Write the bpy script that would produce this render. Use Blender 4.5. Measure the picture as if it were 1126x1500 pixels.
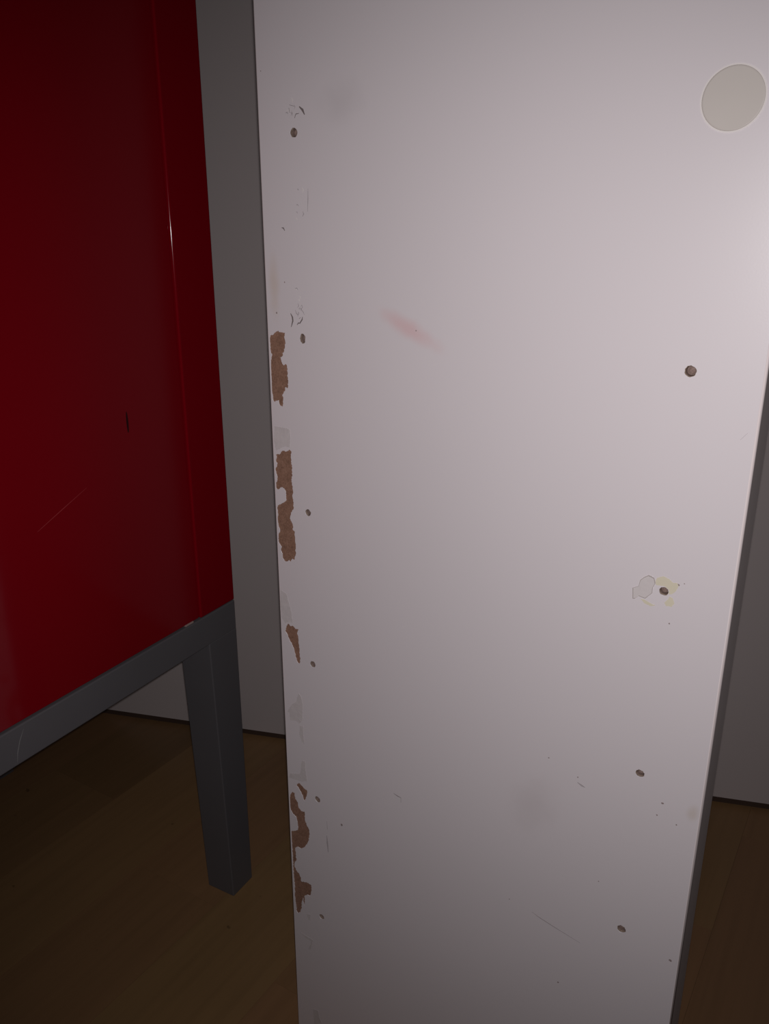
import bpy, bmesh, math, random
from mathutils import Vector, Matrix

for o in list(bpy.data.objects):
    bpy.data.objects.remove(o, do_unlink=True)
scene = bpy.context.scene
COL = scene.collection

# ------------------------------------------------------------------ camera
CAM_H = 0.75
TILT = 18.87                      # degrees below the horizon
cam_data = bpy.data.cameras.new('camera')
cam = bpy.data.objects.new('camera', cam_data)
COL.objects.link(cam)
cam.location = (0, 0, CAM_H)
cam.rotation_euler = (math.radians(90 - TILT), 0, 0)
cam_data.sensor_fit = 'VERTICAL'
cam_data.sensor_height = 24.0
cam_data.lens = 1223.0 / 1500.0 * 24.0
cam_data.clip_start = 0.01
scene.camera = cam

# ------------------------------------------------------------------ light
world = bpy.data.worlds.new('world')
scene.world = world
world.use_nodes = True
wb = world.node_tree.nodes['Background']
wb.inputs[0].default_value = (1.0, 0.86, 0.78, 1)
wb.inputs[1].default_value = 0.003          # faint light of the dark room

fl = bpy.data.lights.new('camera_flash', 'SPOT')   # the phone's own flash lamp, beside the lens
flash = bpy.data.objects.new('camera_flash', fl)
COL.objects.link(flash)
flash.location = (0.0015, 0.0, CAM_H + 0.004)
flash.rotation_euler = (math.radians(90 - 19.5), 0, math.radians(-6))
fl.energy = 7.9
fl.color = (1.0, 0.97, 0.965)
fl.spot_size = math.radians(108)
fl.spot_blend = 1.0
fl.shadow_soft_size = 0.003

vs = scene.view_settings
vs.view_transform = 'Standard'
vs.look = 'None'
vs.gamma = 1.0
vs.use_curve_mapping = False
vs.exposure = 0.0

# ------------------------------------------------------------------ helpers
def obj(name, me, mat=None, parent=None, loc=None):
    o = bpy.data.objects.new(name, me)
    COL.objects.link(o)
    if mat is not None and me is not None and not me.materials:
        me.materials.append(mat)
    if parent is not None:
        o.parent = parent
    if loc is not None:
        o.location = loc
    return o

def empty(name, loc, rz, label, cat):
    o = obj(name, None)
    o.location = loc
    o.rotation_euler = (0, 0, rz)
    o['label'] = label
    o['category'] = cat
    return o

def bm_mesh(bm, name, smooth=False):
    bmesh.ops.recalc_face_normals(bm, faces=bm.faces)
    me = bpy.data.meshes.new(name)
    bm.to_mesh(me)
    bm.free()
    if smooth:
        for p in me.polygons:
            p.use_smooth = True
    return me

def box_mesh(name, x0, x1, y0, y1, z0, z1, bev=0.0, seg=2):
    bm = bmesh.new()
    bmesh.ops.create_cube(bm, size=1)
    for v in bm.verts:
        v.co = Vector(((x0 + x1) / 2 + v.co.x * (x1 - x0), (y0 + y1) / 2 + v.co.y * (y1 - y0),
                       (z0 + z1) / 2 + v.co.z * (z1 - z0)))
    if bev > 0:
        bmesh.ops.bevel(bm, geom=list(bm.edges), offset=bev, segments=seg, profile=0.5, affect='EDGES')
    me = bm_mesh(bm, name)
    if seg > 3:                                   # a truly round edge between flat faces
        for p in me.polygons:
            p.use_smooth = max(abs(c) for c in p.normal) < .9995
    return me

def taper_mesh(name, top, bot, z0, z1, bev):
    """square post; top / bot are (x0, x1, y0, y1)"""
    bm = bmesh.new()
    vs_ = []
    for (x0, x1, y0, y1), z in ((bot, z0), (top, z1)):
        vs_.append([bm.verts.new(p) for p in ((x0, y0, z), (x1, y0, z), (x1, y1, z), (x0, y1, z))])
    b, t = vs_
    bm.faces.new(b[::-1]); bm.faces.new(t)
    for i in range(4):
        j = (i + 1) % 4
        bm.faces.new((b[i], b[j], t[j], t[i]))
    bmesh.ops.recalc_face_normals(bm, faces=bm.faces)
    bmesh.ops.bevel(bm, geom=list(bm.edges), offset=bev, segments=2, profile=0.5, affect='EDGES')
    return bm_mesh(bm, name)

def sheet_mesh(name, loops, y0, y1):
    """flat sheet in local XZ with cut-outs: loops[0] outline, others holes; thickness y0..y1"""
    cu = bpy.data.curves.new(name, 'CURVE')
    cu.dimensions = '2D'
    cu.fill_mode = 'BOTH'
    cu.extrude = abs(y1 - y0) / 2
    for lp in loops:
        sp = cu.splines.new('POLY')
        sp.points.add(len(lp) - 1)
        for p, (x, z) in zip(sp.points, lp):
            p.co = (x, z, 0, 1)
        sp.use_cyclic_u = True
    tmp = bpy.data.objects.new('tmp', cu)
    COL.objects.link(tmp)
    dg = bpy.context.evaluated_depsgraph_get()
    me = bpy.data.meshes.new_from_object(tmp.evaluated_get(dg))
    bpy.data.objects.remove(tmp, do_unlink=True)
    bpy.data.curves.remove(cu)
    me.materials.clear()
    ym = (y0 + y1) / 2
    bm = bmesh.new()
    bm.from_mesh(me)
    bpy.data.meshes.remove(me)
    for v in bm.verts:
        x, z, d = v.co
        v.co = (x, ym + d, z)
    bmesh.ops.remove_doubles(bm, verts=bm.verts, dist=1e-6)
    return bm_mesh(bm, name)

def strip_mesh(name, pts, w, y0, y1):
    """thin tapering line in local XZ"""
    n = len(pts)
    L, R = [], []
    for i, (x, z) in enumerate(pts):
        a = Vector(pts[max(i - 1, 0)]); b = Vector(pts[min(i + 1, n - 1)])
        d = (b - a).normalized()
        k = w / 2 * (0.35 if i in (0, n - 1) else 1.0)
        L.append((x - d.y * k, z + d.x * k)); R.append((x + d.y * k, z - d.x * k))
    return sheet_mesh(name, [L + R[::-1]], y0, y1)

def circle(cx, cz, r, n=24, j=0.0, seed=0, sx=1.0, sz=1.0):
    rnd = random.Random(seed)
    out = []
    for i in range(n):
        a = 2 * math.pi * i / n
        rr = r * (1 + j * (rnd.random() - .5))
        out.append((cx + rr * sx * math.cos(a), cz + rr * sz * math.sin(a)))
    return out

def crosses(lp):
    """True when an outline touches itself"""
    n = len(lp)
    def o3(a, b, c):
        return (b[0] - a[0]) * (c[1] - a[1]) - (b[1] - a[1]) * (c[0] - a[0])
    for i in range(n):
        a, b = lp[i], lp[(i + 1) % n]
        for j in range(i + 2, n):
            if i == 0 and j == n - 1:
                continue
            c, d = lp[j], lp[(j + 1) % n]
            if o3(a, b, c) * o3(a, b, d) <= 0 and o3(c, d, a) * o3(c, d, b) <= 0:
                return True
    return False

def ragged(lp, amp, seed, umin=None):
    """ragged outline that never crosses itself"""
    for k in range(9):
        out = rough_loop(lp, amp, seed + 31 * k)
        if umin is not None:
            out = [(u if u > umin else umin + (u - umin) * .1, v) for u, v in out]
        if not crosses(out):
            return out
        amp *= .8
    return lp

def rough_loop(lp, amp, seed):
    """extra ragged points along an outline"""
    rnd = random.Random(seed)
    out = []
    n = len(lp)
    for i in range(n):
        a = Vector(lp[i]); b = Vector(lp[(i + 1) % n])
        out.append(tuple(a))
        d = b - a
        k = int(d.length / 0.001)
        nrm = Vector((-d.y, d.x)).normalized() if d.length else Vector((0, 0))
        for q in range(1, k + 1):
            p = a + d * (q / (k + 1)) + nrm * (rnd.random() - .5) * 2 * amp
            out.append(tuple(p))
    return out

# ------------------------------------------------------------------ materials
def mat(name, col, rough=0.5, spec=0.5, metal=0.0):
    m = bpy.data.materials.new(name)
    m.use_nodes = True
    b = m.node_tree.nodes['Principled BSDF']
    b.inputs['Base Color'].default_value = (*col, 1)
    b.inputs['Roughness'].default_value = rough
    b.inputs['Specular IOR Level'].default_value = spec
    b.inputs['Metallic'].default_value = metal
    return m

class NT:
    def __init__(s, m):
        s.t = m.node_tree; s.b = s.t.nodes['Principled BSDF']
    def n(s, kind, **kw):
        q = s.t.nodes.new(kind)
        for k, v in kw.items():
            setattr(q, k, v)
        return q
    def l(s, a, b):
        s.t.links.new(a, b)
    def math(s, op, a, b=None):
        q = s.n('ShaderNodeMath', operation=op)
        for i, v in enumerate((a, b)):
            if v is None: continue
            if isinstance(v, (int, float)): q.inputs[i].default_value = v
            else: s.l(v, q.inputs[i])
        return q.outputs[0]
    def noise(s, scale, detail=3, vec=None, rough=.55):
        q = s.n('ShaderNodeTexNoise')
        q.inputs['Scale'].default_value = scale
        q.inputs['Detail'].default_value = detail
        q.inputs['Roughness'].default_value = rough
        if vec is not None: s.l(vec, q.inputs['Vector'])
        return q.outputs[0]
    def ramp(s, fac, stops):
        q = s.n('ShaderNodeValToRGB')
        e = q.color_ramp.elements
        e[0].position, e[0].color = stops[0][0], (*stops[0][1], 1)
        e[1].position, e[1].color = stops[-1][0], (*stops[-1][1], 1)
        for p, c in stops[1:-1]:
            k = e.new(p); k.color = (*c, 1)
        s.l(fac, q.inputs[0])
        return q.outputs[0]
    def mix(s, fac, a, b, mode='MIX'):
        q = s.n('ShaderNodeMix', data_type='RGBA', blend_type=mode)
        for i, v in ((0, fac), (6, a), (7, b)):
            if isinstance(v, (int, float)): q.inputs[i].default_value = v
            elif isinstance(v, tuple): q.inputs[i].default_value = (*v, 1)
            else: s.l(v, q.inputs[i])
        return q.outputs[2]
    def bump(s, h, strength, dist):
        q = s.n('ShaderNodeBump')
        q.inputs['Strength'].default_value = strength
        q.inputs['Distance'].default_value = dist
        s.l(h, q.inputs['Height'])
        s.l(q.outputs[0], s.b.inputs['Normal'])

def panel_paint():
    m = mat('white_panel_paint', PANEL_COL, 0.30, 0.8)
    k = NT(m)
    tc = k.n('ShaderNodeTexCoord').outputs['Object']
    sep = k.n('ShaderNodeSeparateXYZ'); k.l(tc, sep.inputs[0])
    x, z = sep.outputs[0], sep.outputs[2]
    col = k.mix(k.noise(3.0, 2, tc), tuple(c * .97 for c in PANEL_COL), tuple(c * 1.03 for c in PANEL_COL))
    warp = k.math('MULTIPLY', k.math('SUBTRACT', k.noise(60, 3, tc), .5), 0.9)
    # soft stains with a shape of their own: u, v, angle, half length, half width, colour, strength
    for (u, v, ang, a, b, c, st) in STAINS:
        ca, sa = math.cos(ang), math.sin(ang)
        dx = k.math('SUBTRACT', x, u); dz = k.math('SUBTRACT', z, v)
        p = k.math('DIVIDE', k.math('ADD', k.math('MULTIPLY', dx, ca), k.math('MULTIPLY', dz, sa)), a)
        q = k.math('DIVIDE', k.math('SUBTRACT', k.math('MULTIPLY', dz, ca), k.math('MULTIPLY', dx, sa)), b)
        d = k.math('SQRT', k.math('ADD', k.math('MULTIPLY', p, p), k.math('MULTIPLY', q, q)))
        d = k.math('ADD', d, warp)
        mr = k.n('ShaderNodeMapRange', interpolation_type='SMOOTHSTEP')
        mr.inputs['From Min'].default_value = 1.15; mr.inputs['From Max'].default_value = 0.0
        mr.inputs['To Min'].default_value = 0.0; mr.inputs['To Max'].default_value = st
        k.l(d, mr.inputs['Value'])
        col = k.mix(mr.outputs[0], col, c)
    k.l(col, k.b.inputs['Base Color'])
    k.bump(k.noise(900, 2, tc), 0.05, 0.0003)
    return m

def fibre_mat(name, c0, c1):
    m = mat(name, c0, 0.9, 0.15)
    k = NT(m)
    tc = k.n('ShaderNodeTexCoord').outputs['Object']
    n1 = k.noise(900, 4, tc, .7)
    n2 = k.noise(160, 3, tc)
    f = k.math('ADD', k.math('MULTIPLY', n1, .65), k.math('MULTIPLY', n2, .35))
    k.l(k.ramp(f, [(.32, tuple(c * .62 for c in c0)), (.5, c0), (.68, c1)]), k.b.inputs['Base Color'])
    k.bump(n1, 0.5, 0.0006)
    return m

def plain_noise(name, c, var, scale, rough, spec=.5, bump=0.0, bscale=300, metal=0.0):
    m = mat(name, c, rough, spec, metal)
    k = NT(m)
    tc = k.n('ShaderNodeTexCoord').outputs['Object']
    k.l(k.mix(k.noise(scale, 3, tc), tuple(v * (1 - var) for v in c), tuple(v * (1 + var) for v in c)),
        k.b.inputs['Base Color'])
    if bump:
        k.bump(k.noise(bscale, 2, tc), bump, 0.0005)
    return m

def wood_mat():
    m = mat('laminate_wood', WOOD, 0.38, 0.35)
    k = NT(m)
    tc = k.n('ShaderNodeTexCoord').outputs['Object']
    oc = k.n('ShaderNodeSeparateColor'); k.l(k.n('ShaderNodeObjectInfo').outputs['Color'], oc.inputs[0])
    tone, info = oc.outputs[0], oc.outputs[1]
    off = k.n('ShaderNodeCombineXYZ')
    k.l(k.math('MULTIPLY', info, 37.0), off.inputs[0]); k.l(k.math('MULTIPLY', info, 11.0), off.inputs[1])
    add = k.n('ShaderNodeVectorMath', operation='ADD'); k.l(tc, add.inputs[0]); k.l(off.outputs[0], add.inputs[1])
    mp = k.n('ShaderNodeMapping'); mp.inputs['Scale'].default_value = (1.2, 26, 1)
    k.l(add.outputs[0], mp.inputs[0])
    g = k.noise(3.0, 5, mp.outputs[0], .6)
    col = k.ramp(g, [(.25, tuple(c * .88 for c in WOOD)), (.5, WOOD), (.75, tuple(c * 1.08 for c in WOOD))])
    hs = k.n('ShaderNodeHueSaturation'); k.l(tone, hs.inputs['Value']); k.l(col, hs.inputs['Color'])
    mr2 = k.n('ShaderNodeMapRange'); k.l(k.math('FRACT', k.math('MULTIPLY', info, 7.3)), mr2.inputs[0])
    mr2.inputs['To Min'].default_value = .496; mr2.inputs['To Max'].default_value = .508
    k.l(mr2.outputs[0], hs.inputs['Hue'])
    # a few dark knots / specks in the print
    sp = k.noise(55, 2, add.outputs[0])
    mr3 = k.n('ShaderNodeMapRange'); k.l(sp, mr3.inputs[0])
    mr3.inputs['From Min'].default_value = .73; mr3.inputs['From Max'].default_value = .78
    mr3.inputs['To Max'].default_value = .5
    k.l(k.mix(mr3.outputs[0], hs.outputs[0], (.05, .025, .012)), k.b.inputs['Base Color'])
    k.bump(g, 0.08, 0.0006)
    return m

PANEL_COL = (0.725, 0.66, 0.69)
WOOD = (0.30, 0.165, 0.078)
STAINS = [
    (0.1175, 0.6875, math.radians(-26), 0.031, 0.0075, (0.72, 0.42, 0.43), 0.5),   # pink smear
    (0.0673, 0.8225, 0.2, 0.020, 0.016, (0.56, 0.51, 0.53), 0.35),
    (0.2212, 0.3656, 1.2, 0.030, 0.020, (0.56, 0.49, 0.50), 0.30),
    (0.0080, 0.7110, 1.57, 0.024, 0.0055, (0.66, 0.55, 0.49), 0.6),                 # beige rub by the left edge
    (0.3255, 0.4030, 1.4, 0.007, 0.004, (0.62, 0.53, 0.48), 0.6),
]
M_PAINT = panel_paint()
M_EDGE = plain_noise('panel_edge_paint', (0.74, 0.64, 0.645), .03, 8, .5, .3)
M_FIBRE = fibre_mat('bare_fibreboard', (0.275, 0.15, 0.105), (0.36, 0.205, 0.15))
M_CORE = fibre_mat('drilled_core', (0.26, 0.19, 0.145), (0.36, 0.27, 0.21))
M_HOLE = fibre_mat('screw_hole_wall', (0.235, 0.165, 0.145), (0.35, 0.26, 0.23))
M_GLUE = plain_noise('dried_glue', (0.63, 0.57, 0.58), .10, 140, .3, .5, .4, 300)
M_YELLOW = plain_noise('yellowed_glue', (0.665, 0.60, 0.475), .06, 120, .6, .3)
M_TORN = plain_noise('torn_film', (0.635, 0.575, 0.58), .06, 200, .4, .5, .2, 300)
M_TORN_RIM = plain_noise('torn_film_rim', (0.42, 0.37, 0.36), .1, 300, .5)
M_DARK = plain_noise('scuff_dark', (0.20, 0.165, 0.165), .15, 300, .7, .3)
M_SPECK = plain_noise('speck_brown', (0.31, 0.245, 0.24), .15, 300, .7, .3)
M_FAINT = plain_noise('scuff_faint', (0.46, 0.41, 0.43), .1, 300, .6, .3)
M_CAP = plain_noise('cover_cap', (0.575, 0.52, 0.49), .03, 40, .55, .3)
M_CAP_RIM = plain_noise('cover_cap_rim', (0.76, 0.70, 0.69), .02, 40, .5, .4)
M_RED = plain_noise('red_lacquer', (0.225, 0.0012, 0.007), .05, 4, .10, .32)
M_SLOT = plain_noise('slot_dark', (0.03, 0.004, 0.005), .1, 60, .7, .2)
M_REDSCR = plain_noise('red_scratch', (0.36, 0.03, 0.035), .1, 200, .6)
M_GREY = plain_noise('grey_metal_paint', (0.121, 0.113, 0.122), .05, 20, .5, .4, .05, 800)
M_GREYSCR = plain_noise('grey_scratch', (0.24, 0.23, 0.23), .2, 200, .6)
M_PAD = plain_noise('bumper_pad', (0.40, 0.29, 0.27), .05, 100, .6)
M_WALL = plain_noise('wall_paint', (0.605, 0.53, 0.53), .03, 2.5, .6, .3, .04, 500)
M_BASE = plain_noise('dark_skirting', (0.07, 0.042, 0.032), .15, 30, .7, .3)
M_WOOD = wood_mat()
M_SUB = plain_noise('floor_underlay', (0.05, 0.028, 0.015), .1, 5, .9, .2)

# ------------------------------------------------------------------ setting: floor of planks, back wall
ROOM = math.radians(32)                       # the planks run this far right of the view direction
floor = obj('floor', box_mesh('floor', -3.0, 3.0, -1.6, 3.0, -0.03, -0.012), M_SUB)
floor['kind'] = 'structure'
PW, GAP = 0.125, 0.00018
plank_cache = {}
def plank(x0, x1, row0, tone):
    key = round(x1 - x0, 4)
    if key not in plank_cache:
        L_ = x1 - x0 - GAP
        plank_cache[key] = box_mesh('plank', -L_ / 2, L_ / 2, -(PW - GAP) / 2, (PW - GAP) / 2, -0.012, 0.0)
    o = obj('plank', plank_cache[key], M_WOOD, floor)
    d = Vector((math.sin(ROOM), math.cos(ROOM), 0)); nn = Vector((math.cos(ROOM), -math.sin(ROOM), 0))
    o.location = d * ((x0 + x1) / 2) + nn * (row0 + PW / 2)
    o.rotation_euler = (0, 0, math.pi / 2 - ROOM)
    o.color = (tone, rnd.random(), rnd.random(), 1)
    return o
# rows measured across the run (left border), joints measured along it
LEN = 0.60
joints = {-0.203: 0.82, -0.953: 0.62, -0.828: 0.93, -0.703: 0.55, -0.578: 0.80, -1.078: 0.86}
rnd = random.Random(5)
TONES = {(-0.203, 0): .92, (-0.203, 1): .95, (-0.203, 2): 1.16, (-0.078, 1): .9, (-0.078, 2): .92,
         (-0.953, 1): .8, (-0.953, 2): 1.0, (-0.828, 1): .9, (-0.828, 2): 1.02, (-0.703, 1): 1.02, (-0.703, 2): 1.0}
for r in range(-13, 8):
    row0 = round(-0.078 + r * PW, 3)
    j = joints.get(row0, rnd.random() * LEN)
    k0 = -3
    for k in range(-2, 4):
        a = j + (k - 1) * LEN
        c = Vector((math.sin(ROOM), math.cos(ROOM))) * (a + LEN / 2) + Vector((math.cos(ROOM), -math.sin(ROOM))) * (row0 + PW / 2)
        if -1.6 < c.x < 1.9 and -0.5 < c.y < 1.75:
            plank(a, a + LEN, row0, TONES.get((row0, k), .86 + .2 * rnd.random()))

WALL_P = Vector((-0.44020, 1.17625, 0)); WALL_Q = Vector((0.52113, 0.94307, 0))
wd = (WALL_Q - WALL_P).normalized()
wrz = math.atan2(wd.y, wd.x)
wall = obj('wall_back', box_mesh('wall_back', -1.9, 2.3, 0.0, 0.08, 0.009, 2.4), M_WALL)
wall.location = WALL_P; wall.rotation_euler = (0, 0, wrz); wall['kind'] = 'structure'
bb = obj('baseboard_back', box_mesh('baseboard_back', -1.9, 2.3, 0.0015, 0.08, 0.0, 0.009), M_BASE)
bb.location = WALL_P; bb.rotation_euler = (0, 0, wrz); bb['kind'] = 'structure'

# ------------------------------------------------------------------ outlines of wear on the panel (metres: from its left edge, above the floor)
BARE=[[(0.00986,0.68061),(0.01066,0.67942),(0.01353,0.6796),(0.01608,0.67923),(0.01539,0.67676),(0.01606,0.67303),(0.01562,0.66988),(0.01427,0.66576),(0.0131,0.66522),(0.01327,0.66298),(0.01206,0.6619),(0.01093,0.66235),(0.01142,0.66058),(0.01191,0.65881),(0.0138,0.65625),(0.01587,0.65732),(0.01683,0.65582),(0.01705,0.65198),(0.01705,0.64834),(0.01729,0.6447),(0.01713,0.64148),(0.01608,0.64),(0.01449,0.64076),(0.0144,0.63891),(0.01282,0.63644),(0.01157,0.63492),(0.01217,0.63172),(0.01201,0.62843),(0.01083,0.62596),(0.00881,0.62692),(0.00801,0.62847),(0.008,0.63058),(0.00542,0.63008),(0.00387,0.62873),(0.00246,0.63023),(0.00234,0.63351),(0.00128,0.63574),(0.00033,0.63799),(0.001,0.64132),(0.002,0.64327),(0.00191,0.64697),(-0.00026,0.64839),(0.00147,0.6497),(0.00074,0.6524),(0.00151,0.65568),(0.00263,0.65989),(0.00338,0.66267),(0.00221,0.66485),(0.00197,0.66891),(0.00162,0.67294),(0.00242,0.67681),(0.00536,0.67744),(0.00778,0.67938)],[(0.01644,0.5947),(0.01776,0.59377),(0.01713,0.58874),(0.0176,0.58485),(0.01804,0.58027),(0.01746,0.57284),(0.01693,0.57006),(0.01797,0.56619),(0.01817,0.56149),(0.01722,0.55861),(0.01809,0.55604),(0.01775,0.54845),(0.0154,0.54561),(0.01394,0.54084),(0.01548,0.53835),(0.01696,0.53445),(0.01644,0.5319),(0.01806,0.53117),(0.01833,0.5242),(0.01876,0.51864),(0.01828,0.51143),(0.01659,0.50735),(0.01451,0.50776),(0.01312,0.50494),(0.01148,0.50603),(0.01015,0.50466),(0.00816,0.50386),(0.00553,0.50583),(0.00531,0.51012),(0.00374,0.51267),(0.00451,0.51606),(0.00231,0.51812),(0.00134,0.52079),(0.0023,0.52597),(0.0037,0.52837),(0.00232,0.53446),(0.00126,0.53849),(0.00247,0.54222),(0.00171,0.54696),(0.00267,0.54922),(0.00783,0.55185),(0.01084,0.5541),(0.01079,0.5582),(0.01118,0.561),(0.00925,0.56374),(0.0072,0.56409),(0.00375,0.56168),(0.00132,0.56312),(0.00105,0.56582),(0.00282,0.56781),(0.00346,0.57199),(0.00237,0.57486),(0.00164,0.57678),(0.00302,0.57935),(0.004,0.58218),(0.00269,0.584),(0.00346,0.58745),(0.00249,0.58931),(0.00644,0.58954),(0.00862,0.59216),(0.01111,0.59317),(0.01246,0.59257)],[(0.0082,0.4507),(0.0098,0.44943),(0.01297,0.44991),(0.01521,0.44811),(0.01835,0.44835),(0.01682,0.44433),(0.01799,0.43982),(0.01843,0.43387),(0.01881,0.42666),(0.01895,0.41994),(0.01747,0.4174),(0.01574,0.419),(0.01417,0.42409),(0.01276,0.42983),(0.01086,0.43358),(0.00826,0.43713),(0.00703,0.44045),(0.00479,0.44289),(0.00598,0.44745)],[(0.01264,0.3022),(0.01448,0.30082),(0.01861,0.29823),(0.02156,0.29731),(0.02033,0.29097),(0.01753,0.28501),(0.01655,0.28835),(0.01449,0.29285),(0.01184,0.29658),(0.00987,0.29792)],[(0.00533,0.28967),(0.00759,0.28952),(0.00791,0.28372),(0.01062,0.28107),(0.01152,0.27549),(0.01403,0.27329),(0.01768,0.27429),(0.0177,0.26615),(0.01921,0.26134),(0.02156,0.25798),(0.02228,0.2528),(0.02111,0.24565),(0.01926,0.24148),(0.01621,0.23618),(0.01146,0.23232),(0.00861,0.23327),(0.00584,0.23088),(0.00589,0.22409),(0.00642,0.21748),(0.00432,0.21477),(0.00408,0.20948),(0.00628,0.20591),(0.00912,0.2038),(0.01072,0.19994),(0.01093,0.19656),(0.01707,0.1984),(0.02191,0.19789),(0.02239,0.19175),(0.02003,0.18415),(0.01772,0.18474),(0.0141,0.18174),(0.01368,0.17088),(0.01286,0.17106),(0.01221,0.17843),(0.01045,0.1728),(0.00991,0.16537),(0.00789,0.15952),(0.00542,0.15763),(0.00395,0.15988),(0.00347,0.16804),(0.00267,0.17717),(0.00315,0.18805),(0.00241,0.19823),(0.00233,0.2098),(0.00226,0.22126),(0.00208,0.23029),(0.00154,0.2391),(0.00167,0.24701),(0.00463,0.24832),(0.00938,0.25152),(0.00936,0.25925),(0.00767,0.26512),(0.00485,0.26612),(0.00212,0.26935),(0.00166,0.27681),(0.00225,0.28465)]]
GLUE=[[(0.00302,0.61084),(0.01449,0.61072),(0.01759,0.60957),(0.01697,0.59616),(0.01254,0.59659),(0.00356,0.59223),(0.0018,0.60034)],[(0.00202,0.47867),(0.00807,0.47659),(0.01037,0.46773),(0.01211,0.46105),(0.01309,0.45271),(0.00938,0.45221),(0.00543,0.45033),(0.00177,0.4548),(0.0008,0.46295)],[(0.01592,0.39022),(0.01861,0.38791),(0.02014,0.38076),(0.01909,0.36494),(0.01541,0.36106),(0.01264,0.36272),(0.00614,0.36115),(0.00575,0.36822),(0.00362,0.36881),(0.00828,0.37685),(0.01343,0.38112)],[(0.01606,0.35972),(0.01961,0.36017),(0.01957,0.35204),(0.02007,0.34298),(0.01729,0.34462),(0.01525,0.35051)],[(0.01682,0.32573),(0.02043,0.32642),(0.02071,0.31503),(0.02184,0.30701),(0.01596,0.30427),(0.00197,0.30291),(0.00367,0.30773),(0.01482,0.31206)],[(0.01906,0.05048),(0.02542,0.05234),(0.02615,0.04436),(0.02931,0.03874),(0.01981,0.03181)],[(0.01572,0.16244),(0.02051,0.16398),(0.01969,0.15681),(0.0174,0.15657)],[(0.00801,0.13691),(0.01377,0.13609),(0.01855,0.13575),(0.02198,0.13566),(0.01903,0.12217),(0.01612,0.12154),(0.01997,0.13259),(0.01271,0.13354)]]
YELLOW=[[(0.2878,0.55445),(0.29109,0.55625),(0.29464,0.55533),(0.29703,0.55346),(0.29949,0.55368),(0.30032,0.5518),(0.29941,0.54881),(0.2972,0.54619),(0.29536,0.54574),(0.29519,0.5485),(0.29302,0.54994),(0.28985,0.55004),(0.28765,0.54987),(0.28709,0.55219)],[(0.29613,0.54453),(0.29811,0.54361),(0.29922,0.54037),(0.29806,0.53832),(0.29495,0.53789),(0.29349,0.53965),(0.29512,0.54217)],[(0.27939,0.53903),(0.28201,0.53895),(0.28471,0.53783),(0.2887,0.53668),(0.28622,0.5357),(0.28225,0.5365)]]
TORN=[(0.28296,0.55509),(0.28625,0.5541),(0.28723,0.55082),(0.28595,0.54771),(0.28599,0.54419),(0.28369,0.5415),(0.28225,0.53973),(0.27826,0.54054),(0.27619,0.53824),(0.2749,0.53793),(0.27423,0.54494),(0.27764,0.54681),(0.27822,0.55085),(0.28055,0.55349)]
SCRATCH=[([(0.22606,0.27396),(0.23227,0.27189),(0.24349,0.26931),(0.26381,0.26528)],2.2),([(0.10707,0.32943),(0.11041,0.32852),(0.11395,0.32794)],1.1),([(0.11373,0.32784),(0.11376,0.32366)],0.9),([(0.02174,0.69301),(0.02324,0.69053),(0.02349,0.68799),(0.02191,0.6837)],2.2),([(0.03979,0.7736),(0.03954,0.76693),(0.03893,0.75936)],1.2),([(0.03455,0.8224),(0.03718,0.82026),(0.0387,0.8174)],3.0),([(0.0267,0.82386),(0.03073,0.82281)],1.2),([(0.02629,0.82214),(0.02671,0.81933)],1.2),([(0.03065,0.8159),(0.03163,0.81823),(0.03438,0.81846)],1.2),([(0.01669,0.7493),(0.0182,0.74912),(0.01929,0.74738)],1.8),([(0.03056,0.69804),(0.03178,0.69901),(0.03231,0.69767),(0.03108,0.69624),(0.03277,0.69449),(0.03387,0.69248)],1.2),([(0.02603,0.69553),(0.02682,0.69327),(0.02826,0.69219),(0.02791,0.69101)],1.4),([(0.02708,0.6854),(0.02833,0.68687),(0.02951,0.6867),(0.03169,0.68937),(0.03206,0.69123)],1.6),([(0.02904,0.68969),(0.03026,0.69068)],1.5),([(0.32245,0.6423),(0.32566,0.64643)],1.5),([(0.04125,0.27471),(0.04154,0.2662)],2),([(0.04084,0.2598),(0.04116,0.25207),(0.04179,0.24265)],3),([(0.25133,0.39693),(0.25427,0.39565),(0.25674,0.395)],4)]
SPECK=[(0.23022,0.4084,1.3),(0.2513,0.40099,1.3),(0.3069,0.40318,2),(0.30448,0.39304,1.5),(0.3169,0.39097,1.4),(0.32469,0.2839,2.4),(0.25005,0.2205,1.8),(0.20817,0.27659,1.2),(0.27199,0.32434,1.2),(0.30022,0.55268,2.0),(0.30344,0.55426,0.9),(0.29769,0.52719,1.3),(0.00931,0.69275,1.4),(0.01746,0.71371,1.0),(0.05652,0.2774,2.2),(0.12228,0.68738,0.9),(0.00434,0.84516,0.8)]
# ------------------------------------------------------------------ white panel
P_YAW = math.radians(32)
PW_, PH_, PT_ = 0.331, 1.16, 0.036
pu = Vector((math.cos(P_YAW), -math.sin(P_YAW), 0)); pn = Vector((math.sin(P_YAW), math.cos(P_YAW), 0))
P0 = pn * (0.55268 * math.cos(P_YAW)) + pu * -0.3915
panel = empty('furniture_panel', P0, -P_YAW,
              'tall white board with drilled holes and brown chips down its left edge', 'panel')
SK = 0.0007                                    # thickness of the painted skin
HOLES = [(0.0295, 0.8075, .0029, 1.0, 1.0), (0.0315, 0.6763, .0029, .85, 1.2), (0.0315, 0.5484, .0026, 1, 1),
         (0.0315, 0.4212, .0026, 1, 1.05), (0.0321, 0.2929, .0028, 1, 1), (0.0326, 0.1677, .0026, 1, 1),
         (0.2928, 0.6763, .0031, 1.0, 1.02), (0.2924, 0.5469, .0027, 1.05, 1), (0.2910, 0.4194, .0027, 1.05, 1),
         (0.2908, 0.2926, .0030, 1, 1)]
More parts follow.
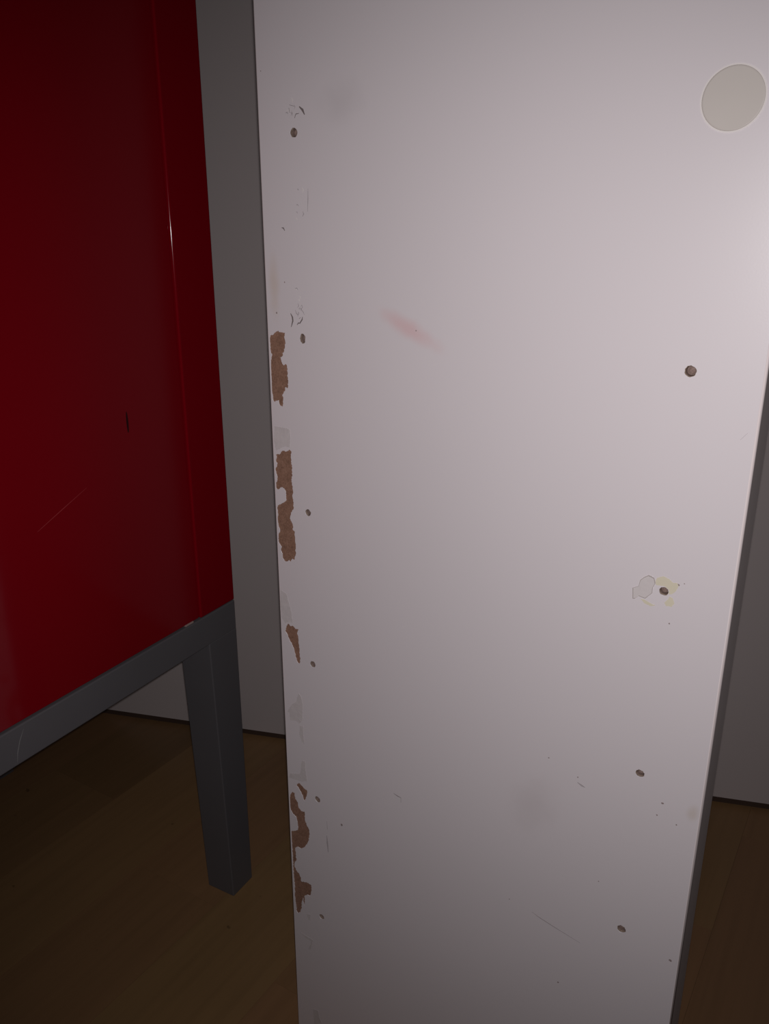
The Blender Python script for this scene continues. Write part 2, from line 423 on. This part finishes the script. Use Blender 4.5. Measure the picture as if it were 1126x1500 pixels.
RL, RR = 0.0011, 0.0015                        # rounded front edges
hole_loops = [circle(u, v, r, 20, 0.16, i, sx, sz) for i, (u, v, r, sx, sz) in enumerate(HOLES)]
bare_loops = [ragged(lp, 0.0004, i, 0.0019) for i, lp in enumerate(BARE)]
outline = [(RL, 0), (PW_ - RR, 0), (PW_ - RR, PH_), (RL, PH_)]
obj('painted_face', sheet_mesh('painted_face', [outline] + hole_loops + bare_loops, 0.0, SK), M_PAINT, panel)
core_holes = [circle(u, v, r * .93, 20, 0.05, i, sx, sz) for i, (u, v, r, sx, sz) in enumerate(HOLES)]
co = obj('core', sheet_mesh('core', [outline] + core_holes, SK + 0.00002, 0.011), M_CORE, panel)
obj('back_board', box_mesh('back_board', RL, PW_ - RR, 0.0111, PT_, 0, PH_), M_EDGE, panel)

def edge_strip(name, x_out, x_in, r):
    """upright strip with a rounded front corner at x_out"""
    s = 1 if x_in > x_out else -1
    prof = [(x_in, 0.0)]
    for i in range(7):
        a = math.pi / 2 * i / 6
        prof.append((x_out + s * (r - r * math.sin(a)), r - r * math.cos(a)))
    prof += [(x_out, PT_), (x_in, PT_)]
    bm = bmesh.new()
    lo = [bm.verts.new((x, y, 0)) for x, y in prof]
    hi = [bm.verts.new((x, y, PH_)) for x, y in prof]
    bm.faces.new(lo); bm.faces.new(hi)
    n = len(prof)
    for i in range(n):
        j = (i + 1) % n
        f = bm.faces.new((lo[i], lo[j], hi[j], hi[i]))
        f.smooth = 1 <= i <= 6
    return bm_mesh(bm, name)
obj('edge_strip', edge_strip('edge_strip', 0.0, RL, RL), M_EDGE, panel)
obj('edge_strip', edge_strip('edge_strip', PW_, PW_ - RR, RR), M_EDGE, panel)

for lp in bare_loops:                          # raw board showing where the paint broke away
    o = obj('bare_patch', sheet_mesh('bare_patch', [lp], SK - 0.00022, SK + 0.00001), M_FIBRE, panel)
    o['label'] = 'rough brown fibreboard where the white paint has chipped away'

def hole_cup(r, sx, sz):
    bm = bmesh.new()
    n = 20
    rings = []
    for rr, y in ((r * .96, SK), (r * .90, 0.002), (r * .86, 0.0045), (r * .45, 0.0055)):
        rings.append([bm.verts.new((rr * sx * math.cos(2 * math.pi * i / n), y, rr * sz * math.sin(2 * math.pi * i / n))) for i in range(n)])
    for a, b in zip(rings, rings[1:]):
        for i in range(n):
            j = (i + 1) % n
            bm.faces.new((a[i], a[j], b[j], b[i]))
    bm.faces.new(rings[-1])
    return bm_mesh(bm, 'screw_hole')
for (u, v, r, sx, sz) in HOLES:
    obj('screw_hole', hole_cup(r, sx, sz), M_HOLE, panel, (u, 0, v))

for lp in GLUE:
    o = obj('glue_residue', sheet_mesh('glue_residue', [ragged(lp, 0.0003, 7)], -0.00012, 0.00005), M_GLUE, panel)
for lp in YELLOW:
    o = obj('yellow_glue', sheet_mesh('yellow_glue', [ragged(lp, 0.0002, 3)], -0.00010, 0.00005), M_YELLOW, panel)
    o['label'] = 'yellowed glue left around a screw hole'
tr = obj('torn_film', sheet_mesh('torn_film', [ragged(TORN, 0.0002, 2)], -0.00022, 0.00005), M_TORN, panel)
tr['label'] = 'greyish scrap of torn film beside a screw hole'
cx = sum(p[0] for p in TORN) / len(TORN); cz = sum(p[1] for p in TORN) / len(TORN)
rim_in = [(cx + (x - cx) * .93, cz + (z - cz) * .93) for x, z in TORN]
obj('film_rim', sheet_mesh('film_rim', [TORN, rim_in], -0.00032, -0.00022), M_TORN_RIM, tr)

PXM = 0.0006                                    # about one picture pixel on the board
for i, (pts, w) in enumerate(SCRATCH):
    faint = i in (0, 4, 10, 11, 14, 15, 16, 17)
    obj('scratch', strip_mesh('scratch', pts, w * PXM * (.62 if pts[0][0] > .15 else .9), -0.00006, 0.00005), M_FAINT if faint else M_DARK, panel)
rs = random.Random(11)
for (u0, v0, du, dv, n) in ((0.0305, 0.7005, .0030, .0085, 9), (0.0300, 0.8215, .0045, .0050, 7), (0.0325, 0.764, .003, .012, 6)):
    for q in range(n):                           # fine rubbed flecks around the left row of holes
        u = u0 + (rs.random() * 2 - 1) * du; v = v0 + (rs.random() * 2 - 1) * dv
        a = 1.57 + (rs.random() - .5) * 1.6; L_ = .0006 + rs.random() * .0014
        obj('scratch', strip_mesh('scratch', [(u, v), (u + math.cos(a) * L_, v + math.sin(a) * L_), (u + math.cos(a + .5) * 1.7 * L_, v + math.sin(a + .5) * 1.7 * L_)],
                                  .00045 + rs.random() * .0004, -0.00006, 0.00005), M_FAINT if q % 3 else M_CAP_RIM, panel)
for i, (u, v, w) in enumerate(SPECK):
    k = w * (.00042 if u > .15 else .00055)
    obj('speck', sheet_mesh('speck', [circle(u, v, k * .9, 9, .5, i)], -0.00006, 0.00005), M_SPECK, panel)

# round cover cap stuck over the topmost hole of the right-hand row
def cap_mesh():
    bm = bmesh.new()
    n = 48
    rings = []
    for rr, y in ((0.0146, 0.0), (0.0144, -0.0003), (0.0139, -0.00042), (0.0006, -0.00046)):
        rings.append([bm.verts.new((rr * math.cos(2 * math.pi * i / n), y, rr * math.sin(2 * math.pi * i / n))) for i in range(n)])
    bm.faces.new(rings[0]); bm.faces.new(rings[-1])
    for a, b in zip(rings, rings[1:]):
        for i in range(n):
            j = (i + 1) % n
            f = bm.faces.new((a[i], a[j], b[j], b[i]))
    return bm_mesh(bm, 'cover_cap')
cap = obj('cover_cap', cap_mesh(), M_CAP, panel, (0.2976, -0.00003, 0.8088))
cap['label'] = 'round beige-grey cover cap stuck on the white board'
rim = obj('cap_rim', sheet_mesh('cap_rim', [circle(0, 0, 0.0153, 48), circle(0, 0, 0.0146, 48)], -0.00018, 0.00002), M_CAP_RIM, cap)

# ------------------------------------------------------------------ red cabinet on a grey leg frame
C_YAW = math.radians(29)
cab = empty('red_cabinet', (-0.178, 0.788, 0), math.pi / 2 - C_YAW,
            'glossy dark red cabinet standing on a grey metal leg frame', 'cabinet')
X1, X0, DEP = 0.035, -1.155, 0.47               # far end, near end, depth
ZB, ZT = 0.3712, 1.0
SEAM = -0.0185
# carcass, set back behind the doors
obj('body', box_mesh('body', X0 + .001, X1 - .0005, 0.022, DEP, ZB, ZT, 0.0015), M_RED, cab)
obj('door_frame', box_mesh('door_frame', SEAM, X1, 0.0, 0.0235, ZB, ZT, 0.0018, 8), M_RED, cab)
obj('door_frame', box_mesh('door_frame', X0, X0 + .0535, 0.0, 0.0235, ZB, ZT, 0.0016, 4), M_RED, cab)
obj('top_frame', box_mesh('top_frame', X0 + .0535, SEAM, 0.0, 0.0235, ZT - .03, ZT, 0.0016, 3), M_RED, cab)
XM = (X0 + .0535 + SEAM) / 2
d1 = obj('door', box_mesh('door', XM + .001, SEAM - .0012, 0.0022, 0.021, ZB + .0006, ZT - .032, 0.0008), M_RED, cab)
d2 = obj('door', box_mesh('door', X0 + .0547, XM - .001, 0.0022, 0.021, ZB + .0006, ZT - .032, 0.0008), M_RED, cab)
sl = obj('slot', sheet_mesh('slot', [circle(-0.0892, 0.5893, .0095, 20, 0, 0, .12, 1.0)], 0.0021, 0.0030), M_SLOT, d1)
obj('scratch', strip_mesh('scratch', [(-.1943, .5217), (-.168, .5328), (-.1412, .5439)], .0006, 0.00212, 0.0024), M_REDSCR, d1)
pad = obj('bumper_pad', box_mesh('bumper_pad', -0.040, -0.0285, 0.0014, 0.010, ZB - .0006, ZB + .0012, 0.0003), M_PAD, cab)
pad['label'] = 'small pale pad between door and grey rail'
# frame
RB, RT = 0.3368, 0.3706
fr = obj('rail', box_mesh('rail', X0, X1, 0.0, 0.030, RB, RT, 0.0012), M_GREY, cab)
obj('rail', box_mesh('rail', X0, X1, DEP - .030, DEP, RB, RT, 0.0012), M_GREY, cab)
obj('rail', box_mesh('rail', X1 - .032, X1 - .0005, 0.0302, DEP - .0302, RB + .0003, RT - .0003, 0.0012), M_GREY, cab)
obj('rail', box_mesh('rail', X0 + .0005, X0 + .032, 0.0302, DEP - .0302, RB + .0003, RT - .0003, 0.0012), M_GREY, cab)
obj('scratch', strip_mesh('scratch', [(-.2350, .3655), (-.2400, .357), (-.2435, .348), (-.2450, .340)], .0006, -0.0001, 0.0002), M_GREYSCR, fr)
WT, WB = 0.0445, 0.0355
for sx in (1, 0):
    for sy in (1, 0):
        tx = (X1 - WT, X1) if sx else (X0, X0 + WT)
        bx_ = (X1 - WB, X1) if sx else (X0, X0 + WB)
        ty = (0.0, 0.042) if sy else (DEP - .042, DEP)
        by = (0.0, 0.038) if sy else (DEP - .038, DEP)
        obj('leg', taper_mesh('leg', (*tx, *ty), (*bx_, *by), 0.0, RB + .001, 0.0010), M_GREY, cab)
